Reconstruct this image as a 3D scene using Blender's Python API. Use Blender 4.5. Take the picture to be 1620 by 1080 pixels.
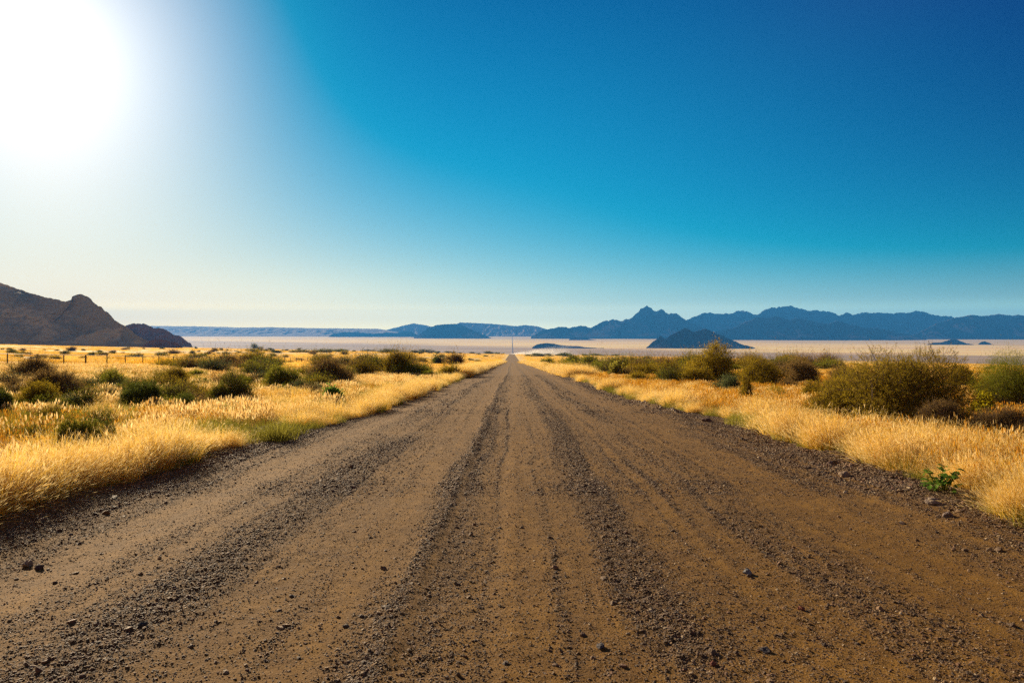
import bpy, math, random
import numpy as np
from mathutils import Vector
sc = bpy.context.scene
for o in list(bpy.data.objects): bpy.data.objects.remove(o)
COL = sc.collection
R = math.radians
# ------------------------------------------------------------------ camera
F = 1080.0                      # focal length in photograph pixels (1620 wide)
HOR = 518.0                     # row of the true horizon
cd = bpy.data.cameras.new('camera'); cam = bpy.data.objects.new('camera', cd); COL.objects.link(cam); sc.camera = cam
cd.sensor_width = 36; cd.lens = 24; cd.shift_y = -22 / 1620
cd.clip_start = .1; cd.clip_end = 300000
CZ = 1.6
cam.location = (0, 0, CZ); cam.rotation_euler = (math.pi / 2, 0, 0)
# ------------------------------------------------------------------ exposure
sc.view_settings.view_transform = 'Standard'; sc.view_settings.look = 'None'
sc.view_settings.exposure = 1.1; sc.view_settings.gamma = 1.0
sc.render.engine = 'CYCLES'
sc.cycles.use_denoising = False
sc.cycles.max_bounces = 6; sc.cycles.diffuse_bounces = 3; sc.cycles.transmission_bounces = 4
sc.cycles.volume_bounces = 0; sc.cycles.transparent_max_bounces = 8
sc.cycles.sample_clamp_indirect = 4
# ------------------------------------------------------------------ sun direction
SD = Vector(((60 - 810) / F, 1, (HOR - 90) / F)).normalized()
SEL = math.asin(SD.z); SAZ = math.atan2(SD.x, SD.y)
# ------------------------------------------------------------------ sky
W = bpy.data.worlds.new('World'); sc.world = W; W.use_nodes = True
nt = W.node_tree; N = nt.nodes; L = nt.links; N.clear()
def M(op, a, b=None):
    n = N.new('ShaderNodeMath'); n.operation = op
    for i, v in enumerate((a, b)):
        if v is None: continue
        if isinstance(v, (int, float)): n.inputs[i].default_value = v
        else: L.new(v, n.inputs[i])
    return n.outputs[0]
tc = N.new('ShaderNodeTexCoord'); nv = N.new('ShaderNodeVectorMath'); nv.operation = 'NORMALIZE'
L.new(tc.outputs['Generated'], nv.inputs[0])
sp = N.new('ShaderNodeSeparateXYZ'); L.new(nv.outputs[0], sp.inputs[0])
z = M('MAXIMUM', sp.outputs[2], 0.0)
dt = N.new('ShaderNodeVectorMath'); dt.operation = 'DOT_PRODUCT'; L.new(nv.outputs[0], dt.inputs[0]); dt.inputs[1].default_value = SD
c = M('ARCCOSINE', M('MINIMUM', dt.outputs['Value'], .999999))
def EX(v, s): return M('EXPONENT', M('MULTIPLY', v, -1 / s))
ES = [None, EX(z, .018), EX(z, .06), EX(z, .2), EX(z, .6)]
zq = M('MULTIPLY', M('ADD', z, -.024), 1 / .009); ES.append(M('EXPONENT', M('MULTIPLY', M('MULTIPLY', zq, zq), -1.0)))
GS = [None, M('EXPONENT', M('MULTIPLY', M('MULTIPLY', c, c), -16.0)), EX(c, .15), EX(c, .4), EX(c, 1.2), M('COSINE', M('MULTIPLY', c, 1.3))]
feats = []
for g_ in GS:
    for e_ in ES:
        feats.append(1.0 if e_ is None and g_ is None else e_ if g_ is None else g_ if e_ is None else M('MULTIPLY', e_, g_))
SKY = [[-0.3216, 0.7144, 0.9121, -1.5924, 0.4029, 0.0666, 2.1432, 5.8339, -6.7568, 4.781, -4.3304, 1.9421, 6.9697, -3.7895, -5.0478, 3.7756, -9.5361, -5.6442, -1.9786, -2.116, 1.6793, 7.6161, -2.6583, 1.0237, 0.861, -0.943, 0.6116, 1.2585, 0.2984, -0.0034, -0.5868, 0.5398, 1.0007, -2.6789, 1.8525, 0.1212], [-1.9454, 0.6509, 0.8729, 1.0164, 0.241, 0.1328, 0.32, 3.5701, -4.4959, 2.4026, -0.957, 0.7582, 6.0872, -1.1446, -1.3256, 2.3141, -7.7708, -1.3043, -3.3189, -1.4691, 0.7128, 5.8924, -2.414, -0.0937, 5.7887, -0.0746, -1.3203, -2.4582, -0.4829, 0.1441, -1.6649, -0.2039, 1.0436, -1.1898, 2.143, 0.0304], [-1.5791, 0.6115, 0.4089, 2.3179, 0.3047, -0.0916, 1.0374, 1.5258, -1.9025, 1.531, -2.0975, 0.3321, 3.5705, 0.3341, 0.492, 2.5655, -4.5237, -0.175, -3.2241, -0.7792, 0.0009, 3.7483, -0.2114, -0.739, 5.2211, -0.0291, -1.8895, -4.7749, -1.2396, 0.628, -1.7682, -0.5403, 1.0981, -1.1149, 2.9961, -0.1166]]
cc = N.new('ShaderNodeCombineXYZ')
back_fill = M('MULTIPLY', M('MAXIMUM', M('MULTIPLY', sp.outputs[1], -1.0), 0.0), EX(z, .4))  # warm fill glow added to the unseen sky behind the camera
for k in range(3):
    acc = M('ADD', 0.0, SKY[k][0])
    for f, w in zip(feats[1:], SKY[k][1:]): acc = M('ADD', acc, M('MULTIPLY', f, w))
    acc = M('MULTIPLY', M('ADD', acc, M('SQRT', M('ADD', M('MULTIPLY', acc, acc), .0001))), .5)
    acc = M('ADD', acc, M('MULTIPLY', M('EXPONENT', M('MULTIPLY', M('MULTIPLY', c, c), -50.0)), .25))
    acc = M('ADD', acc, M('MULTIPLY', back_fill, (1.0, .62, .42)[k]))
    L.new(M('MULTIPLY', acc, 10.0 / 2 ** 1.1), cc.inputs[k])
sk = N.new('ShaderNodeTexSky'); sk.sky_type = 'NISHITA'; sk.sun_disc = False
sk.sun_elevation = SEL; sk.sun_rotation = SAZ
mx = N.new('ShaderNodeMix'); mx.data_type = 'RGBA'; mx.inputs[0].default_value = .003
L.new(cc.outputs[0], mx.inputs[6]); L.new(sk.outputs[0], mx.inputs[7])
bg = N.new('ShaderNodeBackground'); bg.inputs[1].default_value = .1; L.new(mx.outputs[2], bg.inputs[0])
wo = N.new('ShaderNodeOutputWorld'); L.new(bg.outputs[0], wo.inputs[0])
# ------------------------------------------------------------------ sun lamp
sl = bpy.data.lights.new('sun', 'SUN'); sl.energy = 5.0; sl.angle = R(.5); sl.color = (1.0, .80, .54)
so = bpy.data.objects.new('sun', sl); COL.objects.link(so)
so.rotation_euler = (-SD).to_track_quat('-Z', 'Y').to_euler(); so.location = SD * 100

# ================================================================== noise
def _h(ix, iy, s):
    ix = ix.astype(np.int64); iy = iy.astype(np.int64)
    n = (ix * 374761393 + iy * 668265263 + s * 1442695041) & 0xFFFFFFFF
    n = ((n ^ (n >> 13)) * 1274126177) & 0xFFFFFFFF
    n = (n ^ (n >> 16)) & 0xFFFFFFFF
    return n.astype(np.float64) / 4294967295.0
def vn(x, y, s=0):
    x = np.asarray(x, float); y = np.asarray(y, float)
    ix = np.floor(x); iy = np.floor(y); fx = x - ix; fy = y - iy
    fx = fx * fx * (3 - 2 * fx); fy = fy * fy * (3 - 2 * fy)
    a = _h(ix, iy, s); b = _h(ix + 1, iy, s); c_ = _h(ix, iy + 1, s); d = _h(ix + 1, iy + 1, s)
    return (a + (b - a) * fx) * (1 - fy) + (c_ + (d - c_) * fx) * fy
def fbm(x, y, o=4, s=0):
    t = 0; a = .5
    for k in range(o):
        t = t + a * (vn(x * 2 ** k, y * 2 ** k, s + k * 17) - .5); a *= .5
    return t * 2
# ================================================================== terrain
FLOOR = -198.4
def softplus(v, w): return w * np.logaddexp(0, v / w)
def ground(x, y):
    x = np.asarray(x, float); y = np.asarray(y, float)
    yy = np.maximum(y, -120)
    b = -.047 * yy + .013 * softplus(yy - 490, 40)
    ax = np.abs(x); cx = np.where(x < 0, .020, -.0115) * np.maximum(ax - 9, 0) * np.minimum(1, 2500 / np.maximum(ax, 1))
    a = x / np.maximum(y, 60)
    yc = np.interp(a, [-.75, 0, .2, .375, .75, 1.5], [2000, 1800, 1450, 1050, 720, 650])
    f = .05 * softplus(y - yc, 60)
    off = np.clip((ax - 7) / 30, 0, 1) * np.clip((ax - 7) / 30, 0, 1)
    und = off * (fbm(x / 23, y / 23, 3, 5) * .35 + fbm(x / 140, y / 140, 3, 9) * 1.2 * np.clip(y / 300, 0, 1))
    p = b + cx - f + und
    return FLOOR + softplus(p - FLOOR, 6)
EDGE_L = lambda y: np.interp(y, [0, 7, 12, 18, 28, 2000], [-5.35, -5.15, -4.9, -4.5, -4.25, -4.2])
EDGE_R = lambda y: np.interp(y, [0, 6, 10, 18, 24, 2000], [4.9, 5.0, 5.3, 5.5, 4.9, 4.7])
def at(px, row, up=0.):
    a = (px - 810) / F; s = (HOR - row) / F
    ys = np.geomspace(2, 60000, 6000)
    d = ground(a * ys, ys) + up - (CZ + s * ys)
    i = int(np.argmax(d > 0)); y = ys[i]
    return a * y, y, float(ground(a * y, y))
# ================================================================== helpers
def mesh_obj(name, v, f, mat=None, parent=None, smooth=False, col=None):
    me = bpy.data.meshes.new(name)
    if isinstance(f, np.ndarray):
        v = np.asarray(v, np.float32); n = f.shape[1]
        me.vertices.add(len(v)); me.vertices.foreach_set('co', v.ravel())
        me.loops.add(f.size); me.loops.foreach_set('vertex_index', f.astype(np.int32).ravel())
        me.polygons.add(len(f)); me.polygons.foreach_set('loop_start', np.arange(0, f.size, n, dtype=np.int32))
        me.update(calc_edges=True)
    else: me.from_pydata([tuple(p) for p in v], [], f)
    if smooth: me.polygons.foreach_set('use_smooth', np.ones(len(me.polygons), bool))
    if mat: me.materials.append(mat)
    o = bpy.data.objects.new(name, me); (col or COL).objects.link(o)
    if parent: o.parent = parent
    return o
def tag(o, label=None, cat=None, group=None, kind=None):
    for k, v in (('label', label), ('category', cat), ('group', group), ('kind', kind)):
        if v: o[k] = v
    return o
def empty(name, loc, rz=0, s=1):
    o = bpy.data.objects.new(name, None); COL.objects.link(o); o.location = loc; o.rotation_euler = (0, 0, rz)
    o.scale = (s, s, s) if isinstance(s, (int, float)) else s
    o.empty_display_size = .1
    return o
def grid(xs, ys):
    X, Y = np.meshgrid(xs, ys); n, m = X.shape
    i = np.arange(n * m).reshape(n, m)
    f = np.stack([i[:-1, :-1], i[:-1, 1:], i[1:, 1:], i[1:, :-1]], -1).reshape(-1, 4)
    return X.ravel(), Y.ravel(), f
def mat(name):
    m = bpy.data.materials.new(name); m.use_nodes = True; t = m.node_tree; t.nodes.clear(); return m, t
class G:                                  # small node-building helper
    def __init__(s, t): s.t = t; s.n = t.nodes; s.l = t.links
    def new(s, ty, **k):
        n = s.n.new(ty)
        for a, b in k.items(): setattr(n, a, b)
        return n
    def set(s, n, i, v):
        if hasattr(v, 'is_output') or isinstance(v, bpy.types.NodeSocket): s.l.new(v, n.inputs[i])
        else: n.inputs[i].default_value = v
    def math(s, op, a, b=0.0):
        n = s.new('ShaderNodeMath', operation=op); s.set(n, 0, a); s.set(n, 1, b); return n.outputs[0]
    def noise(s, vec, scale, detail=4, rough=.55):
        n = s.new('ShaderNodeTexNoise'); s.set(n, 'Scale', scale); s.set(n, 'Detail', detail); s.set(n, 'Roughness', rough)
        if vec is not None: s.l.new(vec, n.inputs['Vector'])
        return n.outputs['Fac']
    def ramp(s, fac, stops):
        n = s.new('ShaderNodeValToRGB'); e = n.color_ramp.elements
        while len(e) < len(stops): e.new(.5)
        for k, (p, c) in enumerate(stops): e[k].position = p; e[k].color = (*c, 1) if len(c) == 3 else c
        s.l.new(fac, n.inputs[0]); return n.outputs[0]
    def mix(s, f, a, b, bl='MIX'):
        n = s.new('ShaderNodeMix', data_type='RGBA', blend_type=bl)
        s.set(n, 0, f); s.set(n, 6, a if not isinstance(a, tuple) else (*a, 1)); s.set(n, 7, b if not isinstance(b, tuple) else (*b, 1)); return n.outputs[2]
    def mapr(s, v, a, b, c=0.0, d=1.0):
        n = s.new('ShaderNodeMapRange'); s.set(n, 0, v); s.set(n, 1, a); s.set(n, 2, b); s.set(n, 3, c); s.set(n, 4, d); return n.outputs[0]
    def pos(s): return s.new('ShaderNodeNewGeometry').outputs['Position']
    def scl(s, v, k):
        n = s.new('ShaderNodeVectorMath', operation='MULTIPLY'); s.l.new(v, n.inputs[0]); n.inputs[1].default_value = k; return n.outputs[0]
    def out(s, sh): o = s.new('ShaderNodeOutputMaterial'); s.l.new(sh, o.inputs[0])
    def bsdf(s, col, rough=.9, spec=.2, bump=None, bd=.01, bs=1.0):
        b = s.new('ShaderNodeBsdfPrincipled'); s.set(b, 'Base Color', col if not isinstance(col, tuple) else (*col, 1)); s.set(b, 'Roughness', rough); s.set(b, 'Specular IOR Level', spec)
        if bump is not None:
            n = s.new('ShaderNodeBump'); s.set(n, 'Height', bump); s.set(n, 'Distance', bd); s.set(n, 'Strength', bs); s.l.new(n.outputs[0], b.inputs['Normal'])
        return b.outputs[0]

# ------------------------------------------------------------------ ground material
def mk_ground():
    m, t = mat('savanna soil and dry grass'); g = G(t); p = g.pos()
    n1 = g.noise(p, .9, 6); n2 = g.noise(p, .05, 5); n3 = g.noise(p, .012, 5); n4 = g.noise(p, 6., 5)
    straw = g.ramp(n1, [(.3, (.55, .33, .08)), (.5, (.85, .57, .17)), (.75, (.95, .72, .27))])
    soil = g.ramp(n4, [(.3, (.10, .055, .03)), (.7, (.24, .14, .075))])
    sepp = g.new('ShaderNodeSeparateXYZ'); g.l.new(p, sepp.inputs[0])
    far = g.mapr(sepp.outputs[1], 25., 110.)
    amt = g.math('MAXIMUM', g.mapr(n2, .35, .55, .15, .6), g.mapr(far, 0., 1., 0., .93))
    c = g.mix(amt, soil, straw)
    patch = g.mapr(n3, .56, .66, 0., .5)
    c = g.mix(patch, c, (.30, .22, .10))
    # distant basin floor
    pb = g.scl(p, (.00022, .0026, 0))
    b1 = g.noise(pb, 1.0, 6, .6)
    pc = g.scl(p, (.0012, .009, 0)); b2 = g.noise(pc, 1.0, 5, .6)
    basin = g.ramp(b1, [(.32, (.56, .36, .28)), (.42, (.95, .66, .38)), (.52, (1., .82, .42)), (.60, (.95, .66, .38)), (.68, (.56, .37, .30)), (.76, (1., .70, .38))])
    basin = g.mix(g.mapr(b2, .52, .70, 0., .4), basin, (.28, .17, .14))
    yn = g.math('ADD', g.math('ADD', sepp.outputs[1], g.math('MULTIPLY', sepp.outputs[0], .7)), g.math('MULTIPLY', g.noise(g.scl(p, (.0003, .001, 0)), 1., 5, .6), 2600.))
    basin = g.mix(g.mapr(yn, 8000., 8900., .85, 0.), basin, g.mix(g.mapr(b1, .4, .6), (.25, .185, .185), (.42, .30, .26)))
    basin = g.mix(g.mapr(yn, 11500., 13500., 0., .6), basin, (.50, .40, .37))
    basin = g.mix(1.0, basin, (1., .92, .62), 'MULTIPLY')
    fl = g.mapr(sepp.outputs[2], -150., -110., 1., 0.)
    c = g.mix(fl, c, basin)
    g.out(g.bsdf(c, .95, .1, n4, .02, .6)); return m
GM = mk_ground()
def sinhs(a, b, n, k):
    t = np.linspace(-1, 1, n); s = np.sinh(k * t) / np.sinh(k); return s * b
WR = 20000.
gx = np.unique(np.concatenate([sinhs(0, WR, 260, 9.0), np.arange(-8, 8.01, .4)]))
gy = np.unique(np.concatenate([np.sinh(np.linspace(-8, 0, 60)) / np.sinh(8) * 8000, np.geomspace(1, WR + 1, 420) - 1]))
X, Y, f = grid(gx, gy); Z = ground(X, Y)
cut = np.clip((5.9 - np.abs(X)) / .5, 0, 1) * (np.interp(Y, [-200, -190, 2400, 2500], [0, 1, 1, 0]))
Z = Z - .25 * cut
tag(mesh_obj('ground', np.stack([X, Y, Z], 1), f, GM, smooth=True), 'golden dry savanna falling away to a wide pale desert basin', 'ground', kind='structure')

# ------------------------------------------------------------------ road
LANES = [(-4.75, .8, 1.), (-2.15, .46, .80), (-2.95, .25, .45), (-.62, .14, 1.2), (-.34, .20, .75), (-.06, .05, .7), (1.12, .38, .85), (2.45, .32, .85), (4.6, .75, 1.05), (.45, .06, .40), (1.85, .07, .50), (-1.2, .07, .45), (-1.45, .05, .40), (3.02, .09, .55), (-3.75, .10, .50), (3.85, .08, .45), (1.62, .04, .4)]
def lane(x, y):
    x = x + .16 * fbm(y * .3, x * .4, 3, 91)
    x = x + .10 * np.sin(y / 17.) + .05 * np.sin(y / 5.3 + 1)
    t = 0
    for c0, w, a in LANES: t = np.maximum(t, a * np.exp(-((x - c0) / w) ** 2))
    t = np.where((x < -4.75) | (x > 4.5), 1., t)
    return np.clip(.14 + t * .82 * (1 + .8 * fbm(x * 1.3, y * .4, 4, 3)) * (1 + 1.0 * fbm(x * 8, y * .10, 3, 8)) + .34 * fbm(x * 10, y * .10, 3, 19) + .25 * fbm(x * 3, y * 1.2, 3, 31), 0, 1)
def road_h(x, y, fine=True):
    x1 = x + .10 * np.sin(y / 17.) + .05 * np.sin(y / 5.3 + 1)
    h = .032 * np.exp(-((x1 + .62) / .11) ** 2) - .005 * np.exp(-((x1 + .07 + .03 * np.sin(y * 1.7)) / .06) ** 2) + .004 * np.exp(-((x1 - .08) / .08) ** 2) - .003 * np.exp(-((x1 + .17) / .06) ** 2)
    h = h + .012 * np.exp(-((x1 - 1.1) / .3) ** 2) + .014 * np.exp(-((x1 - 2.55) / .3) ** 2) + .014 * np.exp(-((x1 + 2.15) / .4) ** 2)
    h = h - .012 * np.exp(-((x1 - 3.4) / .25) ** 2) - .012 * np.exp(-((x1 + 3.4) / .3) ** 2)
    e = np.clip((np.abs(x) - 4.0) / 1.0, 0, 1)
    h = h + e * (.05 + .10 * fbm(x * 1.1, y * .8, 4, 77))
    h = h - np.clip((np.abs(x) - 5.6) / .6, 0, 1) * .25
    ln = lane(x, y)
    if fine:
        near = np.clip(30 / np.maximum(y, 1), 0, 1)
        h = h + near * ((.004 + .013 * ln) * fbm(x * 13, y * 13, 3, 40) + (.002 + .006 * ln) * fbm(x * 38, y * 38, 2, 50)) + .02 * fbm(x * .8, y * .5, 3, 60)
    return ground(x, y) * 0 + (-.047 * y + .013 * softplus(y - 490, 40) - .05 * softplus(y - 1800, 60)) + h, ln
def mk_road():
    m, t = mat('gravel road dirt'); g = G(t); p = g.pos()
    at_ = g.new('ShaderNodeAttribute', attribute_name='lane')
    n1 = g.noise(p, 3.5, 5); n2 = g.noise(p, 70., 3, .6); n3 = g.noise(p, 180., 2)
    ps = g.scl(p, (9., .12, 1.)); st = g.noise(ps, 1.0, 4)
    dust = g.ramp(n1, [(.3, (.122, .056, .006)), (.7, (.215, .106, .012))])
    dust = g.mix(g.mapr(st, .4, .65, 0., .35), dust, (.10, .052, .014))
    grav = g.ramp(n2, [(.30, (.024, .015, .009)), (.45, (.078, .043, .016)), (.60, (.155, .085, .024)), (.72, (.30, .19, .08))])
    f = g.mapr(g.math('ADD', at_.outputs['Fac'], g.mapr(n2, .3, .7, -.45, .45)), .25, .80)
    f = g.math('MULTIPLY', f, .8)
    c = g.mix(f, dust, grav)
    sp_ = g.mapr(n2, .64, .68); c = g.mix(g.math('MULTIPLY', sp_, .45), c, (.34, .25, .16))
    sd = g.mapr(n2, .36, .31); c = g.mix(g.math('MULTIPLY', sd, .6), c, (.04, .03, .022))
    h = g.math('ADD', g.math('MULTIPLY', n2, g.mapr(at_.outputs['Fac'], 0., 1., .5, 1.6)), g.math('MULTIPLY', n3, .35))
    g.out(g.bsdf(c, .92, .15, h, .012, .9)); return m
RM = mk_road()
rx = np.arange(-6.3, 6.301, .0205)
ry = np.concatenate([np.linspace(-60, 2.0, 20), np.geomspace(2.2, 60, 620), np.geomspace(62, 2450, 130)])
X, Y, f = grid(rx, ry); Z, ln = road_h(X, Y)
o = mesh_obj('road', np.stack([X, Y, Z], 1), f, RM, smooth=True)
a = o.data.attributes.new('lane', 'FLOAT', 'POINT'); a.data.foreach_set('value', ln.astype(np.float32))
tag(o, 'wide brown gravel road running straight to the crest', 'road', kind='structure')
# the same road again, crossing the basin floor
m, t = mat('distant road surface'); g = G(t); g.out(g.bsdf((.10, .09, .10), .9)); FR = m
ys = np.geomspace(4200, 15500, 60); hw = 3.5
zr = ground(0 * ys, ys) + 1.2
v = np.concatenate([np.stack([0 * ys - hw + 4, ys, zr], 1), np.stack([0 * ys + hw + 4, ys, zr], 1), np.stack([0 * ys - hw - 1 + 4, ys, zr - 3], 1), np.stack([0 * ys + hw + 1 + 4, ys, zr - 3], 1)])
n = len(ys); i = np.arange(n - 1)
f = np.concatenate([np.stack([i, i + n, i + n + 1, i + 1], 1), np.stack([i + 2 * n, i, i + 1, i + 2 * n + 1], 1), np.stack([i + n, i + 3 * n, i + 3 * n + 1, i + n + 1], 1)])
tag(mesh_obj('far_road', v, f, FR), 'thin dark line of the road crossing the distant basin', 'road', kind='structure')

# ------------------------------------------------------------------ mountains and hills
def mk_rock(name, dark, light, sand_or_sunlit, amt, scale):
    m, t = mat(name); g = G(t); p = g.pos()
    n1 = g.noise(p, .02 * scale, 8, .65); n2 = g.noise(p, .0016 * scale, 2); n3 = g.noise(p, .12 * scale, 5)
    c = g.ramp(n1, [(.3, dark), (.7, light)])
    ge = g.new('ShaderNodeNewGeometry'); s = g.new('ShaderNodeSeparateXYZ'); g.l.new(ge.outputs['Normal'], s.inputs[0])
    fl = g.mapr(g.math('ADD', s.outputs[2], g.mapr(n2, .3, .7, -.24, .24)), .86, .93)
    c = g.mix(g.math('MULTIPLY', fl, amt), c, sand_or_sunlit)
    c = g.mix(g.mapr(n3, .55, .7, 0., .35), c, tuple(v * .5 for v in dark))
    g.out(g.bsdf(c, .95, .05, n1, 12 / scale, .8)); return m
ROCK = mk_rock('far mountain rock', (.03, .028, .03), (.07, .06, .06), (.50, .36, .25), .6, 1.)
HILLM = mk_rock('near hill rock and scrub', (.30, .21, .09), (.54, .41, .19), (.80, .56, .22), .8, 6.)  # glare veil lifted into the base colour, sunlit gold painted on flatter faces
PALER = mk_rock('haze-paled distant rock', (.30, .23, .19), (.42, .33, .27), (.5, .39, .31), .4, 1.)  # rock colour lightened to stand in for haze and glare on the left
DROCK = mk_rock('dark boulder rock', (.14, .07, .055), (.30, .17, .12), (.3, .2, .1), .15, 6.)
def ridge(name, pts, D, label, material, k=1.7, amp=.9, gul=.45, seed=1, nu=320, nv=90, cat='mountain', rnd=None):
    pts = np.array(pts, float)
    px = np.linspace(pts[0, 0], pts[-1, 0], nu)
    row = np.interp(px, pts[:, 0], pts[:, 1])
    span = (pts[-1, 0] - pts[0, 0])
    row = row + amp * (1.3 * fbm(px / 9, px * 0, 4, seed) + .9 * fbm(px / 3.2, px * 0 + 3, 3, seed + 5))
    s = (HOR - row) / F
    xf = (px - 810) / F * D
    fl = ground(xf, xf * 0 + D)
    A = CZ - fl
    Wd = np.maximum(k * (A + s * D) / (1 - k * s), 1.0)
    Dc = D + Wd; H = np.maximum(CZ + s * Dc - fl, .5)
    xc = (px - 810) / F * Dc
    Hm = H.max(); fr = 1 / (.45 * Hm)
    tv = np.linspace(-1, 1, nv)
    U, V = np.meshgrid(np.arange(nu), tv); U = U.astype(int)
    XX = xc[U]; DD = Dc[U]; WW = Wd[U]; HH = H[U]
    YY = DD + V * WW
    q = 1 - np.abs(V)
    nz = 1 - np.abs(2 * vn(XX * fr + .5 * fbm(XX * fr, YY * fr, 2, seed + 3) * 2, YY * fr * .35, seed + 8) - 1)
    nz2 = 1 - np.abs(2 * vn(XX * fr * 2.7 + 5, YY * fr * 1.2, seed + 9) - 1)
    nz3 = fbm(XX * fr * 6, YY * fr * 6, 4, seed + 12)
    env = 4 * q * (1 - q)
    ex_ = 1. if rnd is None else (1 + .8 * np.clip((rnd - px) / 70, 0, 1))[U]
    h = (1 - np.abs(V) ** ex_) ** 1.15 * (1 - gul * env * (1 - nz) - gul * .4 * env * (1 - nz2)) + .07 * env * nz3 + .12 * env * (nz - .5)
    h = np.minimum(h, 1)
    base = ground(XX, YY)
    base = np.minimum(base, fl[U]) 
    ZZ = base + HH * h - 4 * (1 - np.clip(q * 8, 0, 1)) * (Hm / 60)
    # keep the crest row where the photograph has it
    ZZ = np.where(np.abs(V) < 1.5 / nv, fl[U] + HH, ZZ)
    # nothing in front may rise above the crest line seen from the road
    lim = CZ + (HH + fl[U] - CZ) / DD * YY
    ZZ = np.minimum(ZZ, lim - np.abs(V) * HH * .02 - .001)
    i = np.arange(nu * nv).reshape(nv, nu)
    f = np.stack([i[:-1, :-1], i[:-1, 1:], i[1:, 1:], i[1:, :-1]], -1).reshape(-1, 4)
    o = mesh_obj(name, np.stack([XX.ravel(), YY.ravel(), ZZ.ravel()], 1), f, material, smooth=True)
    tag(o, label, cat, kind='structure'); return o
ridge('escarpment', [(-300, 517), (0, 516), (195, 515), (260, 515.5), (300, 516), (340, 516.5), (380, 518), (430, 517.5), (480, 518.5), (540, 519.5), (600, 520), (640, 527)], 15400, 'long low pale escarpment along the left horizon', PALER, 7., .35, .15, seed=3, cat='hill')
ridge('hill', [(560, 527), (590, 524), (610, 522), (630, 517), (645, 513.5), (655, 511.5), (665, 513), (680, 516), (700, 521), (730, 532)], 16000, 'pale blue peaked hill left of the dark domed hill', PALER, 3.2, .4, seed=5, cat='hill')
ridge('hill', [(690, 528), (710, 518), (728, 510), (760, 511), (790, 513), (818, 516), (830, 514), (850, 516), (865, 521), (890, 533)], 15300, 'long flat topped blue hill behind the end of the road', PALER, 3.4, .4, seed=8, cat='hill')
ridge('hill', [(520, 532), (528, 527), (545, 525), (575, 526), (588, 528), (610, 526), (630, 526), (640, 523), (652, 525), (664, 532)], 14500, 'low dark broken hill beside the domed hill', ROCK, 1.5, .6, seed=11, cat='hill')
ridge('hill', [(655, 533), (665, 528), (678, 518), (690, 514), (705, 513), (714, 512), (728, 512.5), (740, 518), (752, 524), (765, 529), (780, 536)], 12600, 'dark domed rocky hill left of the far road', ROCK, 1.6, .6, seed=14, cat='hill')
ridge('mountain_range', [(1040, 540), (1060, 520), (1085, 507), (1098, 501), (1110, 496), (1122, 495), (1135, 497), (1148, 495), (1160, 496), (1166, 492), (1175, 490.5), (1184, 493), (1190, 497), (1200, 497), (1212, 489), (1222, 486.5), (1229, 487), (1238, 484), (1252, 484.5), (1262, 488), (1274, 489), (1282, 492), (1292, 490), (1305, 493), (1315, 493.5), (1325, 499), (1340, 496), (1352, 497), (1375, 494), (1395, 494), (1412, 496), (1430, 494), (1440, 495), (1448, 492), (1462, 492), (1475, 498), (1495, 501), (1520, 502), (1560, 502), (1620, 500), (1700, 500), (1760, 520)], 13800, 'tall jagged blue mountain range on the right horizon', ROCK, 1.7, 1.5, .65, seed=21, nu=700)
ridge('mountain_range', [(840, 533), (855, 524), (872, 519), (888, 517), (900, 518), (912, 516), (925, 515), (935, 519), (945, 513), (955, 508), (966, 506), (975, 506), (985, 507), (1000, 502), (1010, 494), (1014, 488), (1023, 484.5), (1032, 489), (1040, 492), (1046, 489), (1052, 493), (1057, 497), (1063, 496), (1069, 495), (1078, 501), (1088, 508), (1110, 518), (1140, 530), (1160, 539)], 12300, 'blue mountain with a stepped summit right of the road', ROCK, 1.5, 1.3, .65, seed=33, nu=420)
ridge('mountain_range', [(1090, 540), (1130, 525), (1160, 519), (1185, 507), (1200, 501), (1210, 503), (1232, 501), (1245, 505), (1262, 503), (1280, 507), (1310, 512), (1325, 508), (1345, 513), (1370, 518), (1400, 521), (1430, 528), (1455, 534), (1475, 541)], 11000, 'darker lower front ridge before the tall range', ROCK, 1.3, 1.3, .65, seed=44, nu=420)
ridge('mountain_range', [(1420, 538), (1450, 527), (1480, 512), (1505, 504), (1540, 498), (1560, 500), (1580, 497), (1600, 499), (1640, 498), (1700, 497), (1800, 520)], 11600, 'rounded blue ridge at the right end of the range', ROCK, 1.8, 1.2, .65, seed=55, nu=400)
ridge('hill', [(1022, 550), (1032, 541), (1044, 532), (1052, 536), (1062, 530), (1074, 524), (1084, 518.5), (1096, 524), (1106, 523), (1116, 520), (1126, 524), (1140, 530), (1155, 536), (1170, 543), (1198, 551)], 6600, 'dark purple rocky island hill standing on the basin', ROCK, 1.4, .9, seed=61, cat='hill')
ridge('hill', [(842, 549), (850, 544), (862, 542.5), (875, 543), (888, 546), (900, 547), (912, 547), (925, 549), (955, 551)], 6500, 'low dark mound behind the dust trail', ROCK, 2.5, .4, seed=66, cat='hill')
ridge('hill', [(900, 537), (906, 533), (912, 534), (922, 535), (945, 538)], 10800, 'tiny dark mound at the foot of the mountains', ROCK, 2., .3, seed=68, cat='hill', nu=80, nv=30)
ridge('hill', [(1466, 545), (1478, 542), (1490, 541), (1502, 537.5), (1510, 535.5), (1518, 539), (1530, 543), (1545, 546)], 7900, 'small dark peaked hill on the right of the basin', ROCK, 1.5, .5, seed=71, cat='hill', nu=140, nv=50)
ridge('hill', [(1546, 546), (1552, 541), (1558, 539.5), (1564, 542), (1572, 546)], 8000, 'smallest dark hill near the right edge', ROCK, 1.5, .4, seed=74, cat='hill', nu=80, nv=40)
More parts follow.
